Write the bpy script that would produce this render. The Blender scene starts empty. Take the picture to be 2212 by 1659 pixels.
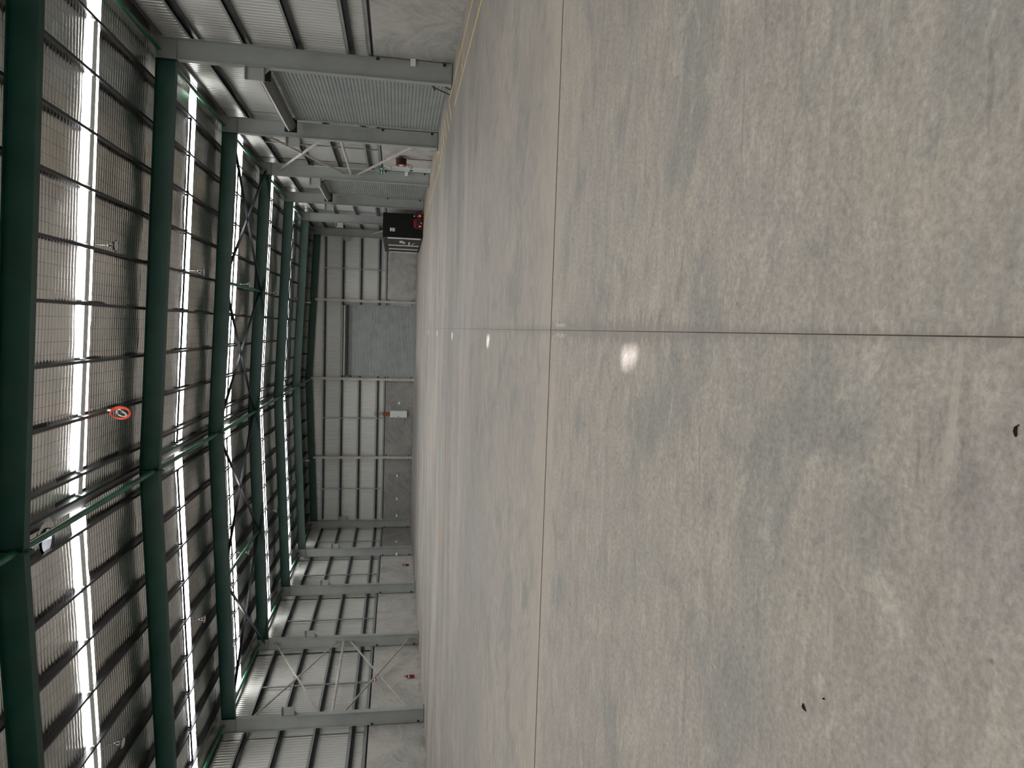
import bpy, math, random
import numpy as np
from mathutils import Vector, Matrix
random.seed(7); np.random.seed(7)
SC = bpy.context.scene
COL = SC.collection

# ------------------------------------------------------------------ camera, world, sun, exposure
CAM_H = 1.62
F_PX, PITCH, YAW, ROLL = 1476.8, 0.1684, 0.0775, 0.0204
Fw = Vector((-math.sin(YAW)*math.cos(PITCH), math.cos(YAW)*math.cos(PITCH), -math.sin(PITCH)))
Rt = Vector((math.cos(YAW), math.sin(YAW), 0)); Up = Rt.cross(Fw)
R2 = Rt*math.cos(ROLL) + Up*math.sin(ROLL); U2 = Up*math.cos(ROLL) - Rt*math.sin(ROLL)
cd = bpy.data.cameras.new('camera'); cam = bpy.data.objects.new('camera', cd); COL.objects.link(cam)
cd.sensor_fit = 'HORIZONTAL'; cd.sensor_width = 36; cd.lens = F_PX/2212*36
cd.clip_start = 0.05; cd.clip_end = 300
Xc, Yc, Zc = -U2, R2, -Fw            # the photograph is a portrait frame lying on its side
cam.matrix_world = Matrix(((Xc.x, Yc.x, Zc.x, 0), (Xc.y, Yc.y, Zc.y, 0), (Xc.z, Yc.z, Zc.z, CAM_H), (0, 0, 0, 1)))
SC.camera = cam

w = bpy.data.worlds.new('world'); SC.world = w; w.use_nodes = True
bg = w.node_tree.nodes['Background']; bg.inputs[0].default_value = (0.62, 0.68, 0.92, 1); bg.inputs[1].default_value = 0.95

sd = bpy.data.lights.new('sun', 'SUN'); sd.energy = 8.0; sd.angle = math.radians(0.53); sd.color = (1, .97, .99)
sun = bpy.data.objects.new('sun', sd); COL.objects.link(sun)
SUN_DIR = Vector((5.23, 2.84, -9.95)).normalized()
sun.rotation_euler = SUN_DIR.to_track_quat('-Z', 'Y').to_euler(); sun.location = (0, 0, 40)
SKYLIGHT_L = 10.5
SC.cycles.use_light_tree = False; SC.cycles.max_bounces = 6; SC.cycles.diffuse_bounces = 4; SC.cycles.glossy_bounces = 3

vs = SC.view_settings
SC.display_settings.display_device = 'sRGB'
vs.view_transform = 'Standard'; vs.look = 'None'; vs.exposure = 0.0; vs.gamma = 1.0; vs.use_curve_mapping = False

# ------------------------------------------------------------------ helpers
class MB:
    def __init__(s): s.v = []; s.f = []
    def box(s, x0, x1, y0, y1, z0, z1):
        b = len(s.v)
        s.v += [(x, y, z) for x in (x0, x1) for y in (y0, y1) for z in (z0, z1)]
        s.f += [tuple(b+i for i in q) for q in ((0,1,3,2),(4,6,7,5),(0,4,5,1),(2,3,7,6),(0,2,6,4),(1,5,7,3))]
        return s
    def tube(s, p0, p1, r, n=10, r1=None, cap=True):
        p0 = Vector(p0); p1 = Vector(p1); d = (p1-p0).normalized()
        a = d.orthogonal().normalized(); c = d.cross(a); b = len(s.v); r1 = r if r1 is None else r1
        for P, R in ((p0, r), (p1, r1)):
            for i in range(n):
                t = 2*math.pi*i/n; s.v.append(tuple(P + a*(R*math.cos(t)) + c*(R*math.sin(t))))
        s.f += [(b+i, b+(i+1) % n, b+n+(i+1) % n, b+n+i) for i in range(n)]
        if cap: s.f += [tuple(b+i for i in reversed(range(n))), tuple(b+n+i for i in range(n))]
        return s
    def bar(s, p0, p1, wd, th, up=(0, 0, 1)):
        p0 = Vector(p0); p1 = Vector(p1); d = (p1-p0).normalized(); u = Vector(up)
        a = d.cross(u).normalized()*th/2; c = d.cross(a).normalized()*wd/2; b = len(s.v)
        for P in (p0, p1):
            for q in (a+c, a-c, -a-c, -a+c): s.v.append(tuple(P+q))
        s.f += [(b, b+1, b+5, b+4), (b+1, b+2, b+6, b+5), (b+2, b+3, b+7, b+6), (b+3, b, b+4, b+7), (b+3, b+2, b+1, b), (b+4, b+5, b+6, b+7)]
        return s
    def path(s, pts, r, n=6, closed=False):
        P = [Vector(p) for p in pts]; m = len(P); b = len(s.v); a = None
        for i in range(m):
            d = (P[(i+1) % m] - P[i-1]) if closed else (P[min(i+1, m-1)] - P[max(i-1, 0)])
            d.normalize()
            a = d.orthogonal() if a is None else (a - d*a.dot(d))
            a.normalize(); c = d.cross(a)
            for k in range(n):
                t = 2*math.pi*k/n; s.v.append(tuple(P[i] + a*(r*math.cos(t)) + c*(r*math.sin(t))))
        for i in range(m if closed else m-1):
            j = (i+1) % m
            s.f += [(b+i*n+k, b+i*n+(k+1) % n, b+j*n+(k+1) % n, b+j*n+k) for k in range(n)]
        if not closed: s.f += [tuple(b+k for k in reversed(range(n))), tuple(b+(m-1)*n+k for k in range(n))]
        return s
    def prism(s, pts, axis, a, c):       # polygon pts in the two other axes, extruded along axis
        def mk(p, q):
            return {0: (q, p[0], p[1]), 1: (p[0], q, p[1]), 2: (p[0], p[1], q)}[axis]
        b = len(s.v); n = len(pts)
        s.v += [mk(p, a) for p in pts] + [mk(p, c) for p in pts]
        s.f += [(b+i, b+(i+1) % n, b+n+(i+1) % n, b+n+i) for i in range(n)]
        s.f += [tuple(b+i for i in reversed(range(n))), tuple(b+n+i for i in range(n))]
        return s
    def lathe(s, prof, c, axis=2, n=20, cap=True):  # prof: (radius, height) along axis
        b = len(s.v)
        for r, h in prof:
            for i in range(n):
                t = 2*math.pi*i/n; p, q = r*math.cos(t), r*math.sin(t)
                o = {2: (p, q, h), 0: (h, p, q), 1: (p, h, q)}[axis]
                s.v.append((c[0]+o[0], c[1]+o[1], c[2]+o[2]))
        m = len(prof)
        for k in range(m-1):
            s.f += [(b+k*n+i, b+k*n+(i+1) % n, b+(k+1)*n+(i+1) % n, b+(k+1)*n+i) for i in range(n)]
        cap = cap and prof[0] != prof[-1]
        if cap and prof[0][0] > 0: s.f.append(tuple(b+i for i in reversed(range(n))))
        if cap and prof[-1][0] > 0: s.f.append(tuple(b+(m-1)*n+i for i in range(n)))
        return s
    def mesh(s, name, off=(0, 0, 0)):
        me = bpy.data.meshes.new(name)
        me.from_pydata([(x-off[0], y-off[1], z-off[2]) for x, y, z in s.v], [], s.f); me.update()
        import bmesh
        bm = bmesh.new(); bm.from_mesh(me); bmesh.ops.recalc_face_normals(bm, faces=bm.faces); bm.to_mesh(me); bm.free()
        return me
    def build(s, name, mat, parent=None, smooth=False, loc=None):
        off = wloc(parent) if loc is None else Vector(loc)
        me = s.mesh(name, off); me.materials.append(mat)
        if smooth: smooth_mesh(me)
        return link(name, me, parent, off)
def smooth_mesh(me, ang=40):
    me.polygons.foreach_set('use_smooth', [True]*len(me.polygons))
    try: me.set_sharp_from_angle(angle=math.radians(ang))
    except Exception: pass
def wloc(o):
    v = Vector((0, 0, 0))
    while o is not None: v += o.location; o = o.parent
    return v
def link(name, me, parent=None, world=(0, 0, 0)):
    o = bpy.data.objects.new(name, me); COL.objects.link(o)
    if parent is not None: o.parent = parent
    o.location = Vector(world) - wloc(parent)
    return o
def tag(o, label=None, cat=None, group=None, kind=None):
    if label: o['label'] = label
    if cat: o['category'] = cat
    if group: o['group'] = group
    if kind: o['kind'] = kind
    return o
def thing(name, loc, label, cat, group=None, kind=None):
    o = bpy.data.objects.new(name, None); COL.objects.link(o); o.location = loc; o.empty_display_size = .2
    return tag(o, label, cat, group, kind)
def B(*a): return MB().box(*a)

# ------------------------------------------------------------------ materials
class NT:
    def __init__(s, name):
        s.m = bpy.data.materials.new(name); s.m.use_nodes = True; s.t = s.m.node_tree; s.n = s.t.nodes
        s.b = s.n['Principled BSDF']; s.co = s.n.new('ShaderNodeNewGeometry').outputs['Position']
    def put(s, sock, v):
        if isinstance(v, bpy.types.NodeSocket): s.t.links.new(v, sock)
        else: sock.default_value = v
    def map(s, scale=(1, 1, 1), rot=(0, 0, 0), loc=(0, 0, 0), vec=None):
        n = s.n.new('ShaderNodeMapping'); s.put(n.inputs['Vector'], vec or s.co)
        n.inputs['Location'].default_value = loc; n.inputs['Rotation'].default_value = rot; n.inputs['Scale'].default_value = scale
        return n.outputs[0]
    def noise(s, scale, detail=3, rough=.5, dist=0, vec=None, color=False):
        n = s.n.new('ShaderNodeTexNoise'); s.put(n.inputs['Vector'], vec or s.co)
        n.inputs['Scale'].default_value = scale; n.inputs['Detail'].default_value = detail
        n.inputs['Roughness'].default_value = rough; n.inputs['Distortion'].default_value = dist
        return n.outputs['Color' if color else 'Fac']
    def vor(s, scale, vec=None, feat='F1', out='Distance', rand=1):
        n = s.n.new('ShaderNodeTexVoronoi'); n.feature = feat; s.put(n.inputs['Vector'], vec or s.co); n.inputs['Scale'].default_value = scale
        n.inputs['Randomness'].default_value = rand
        return n.outputs[out]
    def ramp(s, fac, a, c, va=0., vc=1.):
        n = s.n.new('ShaderNodeMapRange'); s.put(n.inputs[0], fac)
        for i, v in zip((1, 2, 3, 4), (a, c, va, vc)): n.inputs[i].default_value = v
        n.clamp = True
        return n.outputs[0]
    def math(s, op, a, b=0., c=None):
        n = s.n.new('ShaderNodeMath'); n.operation = op; s.put(n.inputs[0], a); s.put(n.inputs[1], b)
        if c is not None: s.put(n.inputs[2], c)
        return n.outputs[0]
    def mix(s, fac, a, b, mode='MIX'):
        n = s.n.new('ShaderNodeMix'); n.data_type = 'RGBA'; n.blend_type = mode
        s.put(n.inputs[0], fac)
        for k, v in ((6, a), (7, b)):
            if isinstance(v, tuple) and len(v) == 3: v = v + (1,)
            s.put(n.inputs[k], v)
        return n.outputs[2]
    def grey(s, v):
        n = s.n.new('ShaderNodeCombineColor')
        for i in range(3): s.put(n.inputs[i], v)
        return n.outputs[0]
    def xyz(s, vec=None):
        n = s.n.new('ShaderNodeSeparateXYZ'); s.put(n.inputs[0], vec or s.co); return n.outputs
    def comb(s, x, y, z):
        n = s.n.new('ShaderNodeCombineXYZ'); [s.put(n.inputs[i], v) for i, v in enumerate((x, y, z))]; return n.outputs[0]
    def bump(s, h, strength, dist=.01):
        n = s.n.new('ShaderNodeBump'); s.put(n.inputs['Height'], h); n.inputs['Strength'].default_value = strength; n.inputs['Distance'].default_value = dist
        s.t.links.new(n.outputs[0], s.b.inputs['Normal'])
    def fin(s, col, rough=.5, metal=0., spec=.5):
        if isinstance(col, tuple) and len(col) == 3: col = col + (1,)
        s.put(s.b.inputs['Base Color'], col); s.put(s.b.inputs['Roughness'], rough); s.put(s.b.inputs['Metallic'], metal)
        s.b.inputs['Specular IOR Level'].default_value = spec
        return s.m
def plain(name, col, rough=.5, metal=0., spec=.5, var=.12, scale=3.):
    t = NT(name); f = t.ramp(t.noise(scale, 4), .3, .7)
    lo = tuple(c*(1-var) for c in col); hi = tuple(min(1, c*(1+var)) for c in col)
    return t.fin(t.mix(f, lo, hi), rough, metal, spec)

def concrete_floor(near):
    t = NT('floor_concrete_near' if near else 'floor_concrete_far'); X, Y, Z = t.xyz()
    big = t.noise(.30, 2, .5, .5); med = t.noise(.85, 5, .62, .7, t.map(loc=(7, 3, 0), scale=(.8, 1.25, 1)))
    yel = t.noise(.8, 4, .65, .5, t.map(loc=(21, -6, 0)))
    c = t.mix(t.ramp(big, .36, .64), (.285, .258, .232), (.330, .300, .266))
    c = t.mix(t.ramp(med, .50, .62, 0, .8), c, (.222, .219, .203))           # greenish grey patches
    c = t.mix(t.ramp(med, .44, .34, 0, .55), c, (.262, .238, .232))          # violet grey patches
    c = t.mix(t.ramp(yel, .56, .72, 0, .55), c, (.385, .346, .282))           # pale sandy patches
    # power-trowel strokes in two directions
    sel = t.ramp(big, .47, .53)
    st1 = t.noise(3.2, 4, .68, .5, t.map(scale=(1, 3.6, 1), rot=(0, 0, .35))); st2 = t.noise(3.2, 4, .68, .5, t.map(scale=(1, 3.2, 1), rot=(0, 0, 1.25), loc=(5, 5, 0)))
    fl_ = t.noise(2.2, 6, .74, 1.6, t.map(scale=(.9, 1.2, 1), loc=(9, 1, 0)))
    c = t.mix(t.ramp(fl_, .55, .61, 0, .55), c, (.38, .348, .302))           # pale scraped flecks
    c = t.mix(t.ramp(fl_, .43, .37, 0, .5), c, (.198, .188, .174))           # darker worn flecks
    k = t.math('ADD', t.math('MULTIPLY', st1, t.math('SUBTRACT', 1., sel)), t.math('MULTIPLY', st2, sel))
    c = t.mix(.45, c, t.grey(t.ramp(k, .28, .72, .32, .68)), 'OVERLAY')
    rag = t.math('MULTIPLY', t.math('SUBTRACT', yel, .5), 2.4)
    dy = t.math('ABSOLUTE', t.math('ADD', t.math('SUBTRACT', Y, 7.2), rag))
    c = t.mix(t.ramp(dy, .15, .8, .5, 0), c, (.41, .362, .302))              # dusty band beside the cross joint
    dx = t.math('ABSOLUTE', t.math('SUBTRACT', X, .03))
    nz = t.noise(3, 4, .72, 0, t.map(scale=(.4, 5, 1)))
    if near:
        g = t.noise(34, 4, .78)
        c = t.mix(.62, c, t.grey(t.ramp(g, .30, .70, .28, .72)), 'OVERLAY')
        rnd = t.vor(5, out='Color'); sp = t.vor(5)
        c = t.mix(t.math('MULTIPLY', t.ramp(sp, .025, .06, 1, 0), t.ramp(t.xyz(rnd)[0], .70, .72, 0, .7)), c, (.11, .10, .09))
        sc = t.noise(1.0, 2, .5, .2, t.map(scale=(1.1, 13, 1), rot=(0, 0, -.55), loc=(3, 4, 0)))
        c = t.mix(t.ramp(sc, .69, .715, 0, .4), c, (.165, .15, .14))         # long thin scuffs
        c = t.mix(t.ramp(sc, .315, .29, 0, .4), c, (.41, .375, .32))
        wid = t.math('MULTIPLY', t.ramp(nz, .36, .66, .0, .17), t.ramp(Y, 3.0, 4.4, .35, 1))
        c = t.mix(t.math('MULTIPLY', t.ramp(t.math('SUBTRACT', wid, dx), -.004, .02), .6), c, (.20, .18, .17))   # damp stain along the joint
        wc = t.math('MULTIPLY', t.ramp(t.math('ABSOLUTE', t.math('SUBTRACT', Y, 6.72)), .1, .32, 1, 0), t.math('MULTIPLY', t.ramp(t.math('ABSOLUTE', t.math('SUBTRACT', dx, .05)), .0, .03, 1, 0), t.ramp(g, .5, .56)))
        c = t.mix(wc, c, (.75, .72, .68))                                    # white crust where the joints cross
        h = g
    else:
        far = t.ramp(Y, 14, 22)
        wid = t.math('MULTIPLY', t.ramp(nz, .3, .72, .01, .12), t.ramp(Y, 12, 20, 1, 0))
        c = t.mix(t.math('MULTIPLY', t.ramp(t.math('SUBTRACT', wid, dx), -.01, .05), .45), c, (.21, .19, .18))
        fs = t.noise(.5, 4, .68, .5, t.map(scale=(.30, 1.7, 1), loc=(1, 2, 0)))
        c = t.mix(t.math('MULTIPLY', far, t.ramp(fs, .51, .64, 0, .75)), c, (.43, .40, .368))
        c = t.mix(t.math('MULTIPLY', far, t.ramp(fs, .47, .34, 0, .65)), c, (.18, .178, .175))
        fl2 = t.noise(.5, 3, .6, .4, t.map(scale=(.16, .62, 1), loc=(4, 7, 0)))
        c = t.mix(t.math('MULTIPLY', t.ramp(Y, 10, 16), t.ramp(fl2, .52, .62, 0, .55)), c, (.42, .385, .345))
        c = t.mix(t.math('MULTIPLY', t.ramp(Y, 10, 16), t.ramp(fl2, .47, .38, 0, .55)), c, (.205, .207, .205))
        ru = t.math('MULTIPLY', t.ramp(t.math('ABSOLUTE', t.math('SUBTRACT', t.math('ADD', Y, t.math('MULTIPLY', X, .45)), t.math('ADD', 17.9, t.math('MULTIPLY', big, 3.)))), .1, .6, 1, 0), t.math('MULTIPLY', t.ramp(X, -9.2, -8.2), t.ramp(X, -3.4, -1.5, 1, 0)))
        c = t.mix(t.math('MULTIPLY', ru, t.ramp(med, .40, .58, .1, .75)), c, (.44, .24, .12))
        da = t.math('MULTIPLY', t.ramp(t.math('ADD', Y, t.math('MULTIPLY', big, 8)), 47, 54), t.math('MULTIPLY', t.ramp(X, -5, -2, 1, 0), t.ramp(Y, 57.5, 59.5, 1, 0)))
        c = t.mix(t.math('MULTIPLY', da, .7), c, (.12, .115, .115))
        h = None
    if h: t.bump(h, .12, .005)
    return t.fin(c, t.ramp(big, .3, .7, .46, .62), 0, .42)

def concrete_wall(q=1.):
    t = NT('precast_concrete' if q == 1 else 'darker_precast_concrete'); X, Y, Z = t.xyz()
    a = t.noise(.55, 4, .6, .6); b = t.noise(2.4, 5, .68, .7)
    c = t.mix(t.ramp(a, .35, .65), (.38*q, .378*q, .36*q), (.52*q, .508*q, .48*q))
    c = t.mix(t.ramp(b, .5, .72, 0, .5), c, (.29*q, .29*q, .283*q))
    uy = t.math('ADD', Y, X)                                  # along the wall face
    fr = t.math('SUBTRACT', t.math('FRACT', t.math('MULTIPLY', uy, .21)), .5)
    d = t.math('ADD', t.math('MULTIPLY', t.math('MULTIPLY', fr, fr), 5.), t.math('ADD', Z, t.math('ADD', t.math('MULTIPLY', b, .5), t.math('MULTIPLY', a, 1.6))))
    ring = t.noise(1., 3, .65, .4, t.comb(t.math('MULTIPLY', d, 5.5), t.math('MULTIPLY', uy, .35), 0.))
    c = t.mix(t.ramp(a, .42, .58, .5, .12), c, t.grey(t.ramp(ring, .3, .7, .30, .70)), 'OVERLAY')
    c = t.mix(t.math('MULTIPLY', t.ramp(Z, 0, .3, .5, 0), t.ramp(b, .4, .6)), c, (.17, .15, .125))
    return t.fin(c, .7, 0, .3)

def foil():
    t = NT('reflective_foil'); X, Y, Z = t.xyz()
    cr = t.noise(10, 3, .65, 0, t.map(scale=(.5, 1.6, 1)))
    def wires(c, per, hw):
        f = t.math('ABSOLUTE', t.math('SUBTRACT', t.math('FRACT', t.math('DIVIDE', c, per)), .5))
        return t.ramp(f, .5-hw/per, .5-hw*.4/per)
    wr = t.math('MAXIMUM', wires(Y, .15, .007), wires(X, .30, .006))
    c = t.mix(t.ramp(t.noise(.9, 3), .3, .7), (.66, .64, .61), (.80, .78, .75))
    c = t.mix(t.math('MULTIPLY', wr, .8), c, (.05, .05, .05))
    t.bump(cr, .22, .012)
    return t.fin(c, t.ramp(cr, .3, .7, .15, .26), .95, .5)

M = {}
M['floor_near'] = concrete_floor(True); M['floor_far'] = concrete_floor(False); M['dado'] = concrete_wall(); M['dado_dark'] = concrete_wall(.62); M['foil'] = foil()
M['green'] = plain('green_paint', (.004, .055, .038), .38, 0, .45, .25, 1.2)
M['tube'] = plain('green_tube_paint', (.02, .13, .075), .30, 0, .5, .25, 3)
M['primer'] = plain('grey_primer', (.34, .36, .35), .45, 0, .4, .10, 1.0)
M['brace'] = plain('brace_primer', (.46, .445, .41), .5, 0, .4, .15, 2)
M['darksteel'] = plain('dark_steel', (.035, .037, .046), .32, .5, .5, .2, 3)
M['purlin'] = plain('purlin_steel', (.055, .058, .065), .30, .75, .5, .2, 2)
M['galv'] = plain('galvanised_steel', (.36, .37, .37), .38, .6, .5, .15, 14)
M['glowgalv'] = plain('skylight_glow_galvanised', (.84, .88, .88), .5, 0, .5, .15, 9)  # skylight glow put into the colour, for the nearest bay's bridging
M['girt'] = plain('girt_steel', (.33, .34, .335), .42, .3, .5, .12, 2)
M['black'] = plain('black_plastic', (.008, .008, .009), .4, 0, .4)
M['blackbox'] = plain('black_panel', (.0035, .0037, .004), .55, 0, .25)
M['charcoal'] = plain('charcoal_panel', (.022, .022, .023), .5, 0, .35)
M['white'] = plain('white_plastic', (.85, .85, .83), .4, 0, .5, .04)
M['strip'] = plain('pale_strip', (.70, .69, .66), .5, 0, .4, .06)
M['paleg'] = plain('pale_grey_enamel', (.66, .70, .675), .35, 0, .5, .03)
M['doorgrey'] = plain('door_grey', (.30, .315, .31), .4, 0, .4, .05)
M['red'] = plain('red_enamel', (.28, .010, .012), .3, 0, .5, .1)
M['orange'] = plain('orange_plastic', (.62, .075, .035), .4, 0, .4, .1)
M['conduit'] = plain('orange_conduit', (.32, .085, .03), .5, 0, .4, .1)
M['yellow'] = None
M['chrome'] = plain('polished_metal', (.6, .6, .6), .18, 1, .5, .03)
M['lens'] = plain('lamp_lens', (.72, .71, .66), .3, 0, .5, .04)
M['greensign'] = plain('sign_green', (.01, .16, .11), .4)
M['drum'] = plain('drum_steel', (.10, .098, .092), .4, .3, .5, .15, 4)
M['subbase'] = plain('dark_subbase', (.03, .026, .022), .9, 0, .1)  # dark bed below the floor slabs
M['filler'] = plain('joint_filler', (.085, .062, .05), .8, 0, .2, .3, 9)
M['twig'] = plain('dry_twig', (.03, .022, .014), .8, 0, .2)
M['grout'] = plain('grout', (.10, .095, .088), .9, 0, .2)
M['roofsheet'] = plain('roof_sheet', (.18, .18, .18), .5)

t = NT('worn_yellow_paint')
n = t.noise(14, 5, .7); M['yellow'] = t.fin(t.mix(t.ramp(n, .36, .52), (.42, .34, .22), (.86, .61, .20)), .55)
t = NT('wall_sheet')
n = t.ramp(t.noise(.5, 3, .5, 0, t.map(scale=(1, 1, .3))), .3, .7)
M['clad'] = t.fin(t.mix(n, (.60, .61, .585), (.69, .70, .67)), .27, .2, .5)
t = NT('roller_slat')
n = t.ramp(t.noise(1.2, 4, .6), .3, .7)
M['slat'] = t.fin(t.mix(n, (.28, .31, .305), (.36, .39, .38)), .38, .2, .5)
t = NT('skylight_sheet'); e = t.n.new('ShaderNodeEmission'); e.inputs[0].default_value = (1, .985, .955, 1); e.inputs[1].default_value = SKYLIGHT_L
t.t.links.new(e.outputs[0], t.n['Material Output'].inputs[0]); M['sky'] = t.m

# ------------------------------------------------------------------ dimensions
Y0, BAY = 14.97, 8.0
def GY(k): return Y0 + BAY*k
XI_R, XI_L = 7.94, -17.75           # inner column flanges
XW_R, XW_L = 8.62, -18.45           # faces of the concrete panels
XC_R, XC_L = 8.84, -18.67           # cladding planes
XRIDGE = -4.81
YB = 63.1; YF = -9.03
ORD = ['nearest', 'second', 'third', 'fourth', 'fifth', 'sixth', 'seventh']
def zb(x): return 8.42 + .0432*((XI_R-x) if x > XRIDGE else (x-XI_L))     # rafter underside
def zp(x): return zb(x) + .58                                              # purlin underside
def zf(x): return zp(x) + .205                                             # foil
VENTS = [1.75, 9.4, 17.5, 25.2, 33.0]; XV = -5.33
SKY = {-3: (-5.7, -4.9), -2: (2.3, 3.15), -1: (10.3, 11.15), 0: (18.77, 19.61), 1: (27.09, 28.0), 2: (34.65, 35.8), 3: (43.3, 44.2), 4: (51.9, 52.85), 5: (58.9, 59.28)}  # last bay: unseen skylight, added to brighten the far wall
PUR_R = [7.34, 6.03, 4.62, 3.23, 1.79, .37, -1.09, -2.54, -4.00, -4.60]
PUR_L = [-5.55, -7.05, -8.47, -9.9, -11.4, -12.83, -14.27, -15.7, -17.1]

# ------------------------------------------------------------------ floor
fl = tag(B(-18.7, 8.9, YF, YB+.2, -.30, -.10).build('floor', M['subbase'], loc=(0, 0, 0)), 'pale mottled concrete warehouse floor with saw-cut joints', 'floor', kind='structure')
JX, JY, g1, g2 = .03, 7.15, .0022, .021
for x0, x1 in ((-18.6, JX-g1), (JX+g1, 8.85)):
    for y0, y1 in ((YF, JY-g2), (JY+g2, YB+.1)):
        B(x0, x1, y0, y1, -.10, 0).build('concrete_slab', M['floor_near' if y0 < 0 else 'floor_far'], fl)
B(JX-g1, JX+g1, YF, YB, -.10, -.003).build('joint_filler', M['filler'], fl)
for x0, x1 in ((-18.6, JX-g1), (JX+g1, 8.85)): B(x0, x1, JY-g2, JY+g2, -.10, -.004).build('joint_filler', M['filler'], fl)
def line(p, q, wd=.09):
    p = Vector((p[0], p[1], 0)); q = Vector((q[0], q[1], 0)); n = Vector((0, 0, 1)).cross(q-p).normalized()*wd/2
    m = MB(); m.prism([tuple((p+n).xy), tuple((p-n).xy), tuple((q-n).xy), tuple((q+n).xy)], 2, .0005, .0025)
    m.build('painted_line', M['yellow'], fl)
line((7.86, 10), (7.84, 22.9)); line((6.95, 10), (6.93, 21.8)); line((7.84, 22.9), (7.9, 24.5))
line((7.84, 31.1), (7.85, 38.6)); line((6.74, 28.6), (6.74, 38.0)); line((6.7, 39), (6.6, 47.0)); line((6.6, 47), (5.6, 53), .06)
for i in range(7): line((6.82, 22.95+i*1.13), (7.9, 24.45+i*1.13), .11)
for i in range(7): line((6.72, 38.6+i*1.15), (7.85, 40.1+i*1.15), .10)
line((7.45, 29.8), (7.8, 31.0))
pts = [(7.76, 19.4), (7.6, 19.28), (7.52, 19.3), (7.43, 19.18), (7.3, 19.22), (7.2, 19.36), (7.11, 19.45)]
m = MB()
m.path([(x, y, .002) for x, y in pts], .013, 5); m.build('painted_scribble', M['yellow'], fl)

# ------------------------------------------------------------------ walls
def sheet(name, fn_top, a0, a1, z0, plane, sgn, axis, parent):
    """pan-and-rib cladding seen from inside; a runs along the wall, plane is its depth, sgn points outwards"""
    prof = []; pitch = .19; a = math.floor(a0/pitch)*pitch
    while a < a1+pitch:
        for da, d in ((0., 0.), (.128, 0.), (.142, .028), (.176, .028)):
            q = a+da
            if a0 <= q <= a1: prof.append((q, d))
        a += pitch
    prof = [(a0-.12, prof[0][1])] + prof + [(a1+.12, prof[-1][1])]
    m = MB()
    for q, d in prof:
        for z in (z0, fn_top(q)):
            m.v.append((plane+sgn*d, q, z) if axis == 1 else (q, plane+sgn*d, z))
    n = len(prof); m.f = [(2*i, 2*i+2, 2*i+3, 2*i+1) for i in range(n-1)]
    return m.build(name, M['clad'], parent)
GIRTS = [2.60, 3.28, 4.90, 6.48, 8.02]
girt_cache = {}
def two_tone(m, nf):
    me = m.mesh('girt'); me.materials.append(M['girt']); me.materials.append(M['purlin'])
    for p in me.polygons: p.material_index = 1 if p.index >= nf else 0
    return me
def girt(parent, y0, y1, x_in, sgn, z):
    """cold-formed channel: light inner lip, horizontal web"""
    key = (round(y1-y0, 3), sgn)
    if key not in girt_cache:
        L = y1-y0; m = MB()
        m.box(*sorted((0, sgn*.004)), 0, L, 0, .075); m.box(*sorted((0, sgn*.21)), 0, L, .071, .075); m.box(*sorted((sgn*.206, sgn*.21)), 0, L, .0, .15)
        nf = len(m.f); m.box(*sorted((sgn*.08, sgn*.085)), 0, L, -.15, .07); m.box(*sorted((sgn*.08, sgn*.21)), 0, L, -.15, -.145)
        me = two_tone(m, nf); girt_cache[key] = me
    return link('girt', girt_cache[key], parent, (x_in, y0, z))
def girt_x(parent, x0, x1, y_in, z):
    key = ('x', round(x1-x0, 3))
    if key not in girt_cache:
        L = x1-x0; m = MB()
        m.box(0, L, 0, .004, 0, .075); m.box(0, L, 0, .21, .071, .075); m.box(0, L, .206, .21, 0, .15); nf = len(m.f); m.box(0, L, .08, .085, -.15, .07); m.box(0, L, .08, .21, -.15, -.145)
        me = two_tone(m, nf); girt_cache[key] = me
    return link('girt', girt_cache[key], parent, (x0, y_in, z))

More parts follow.
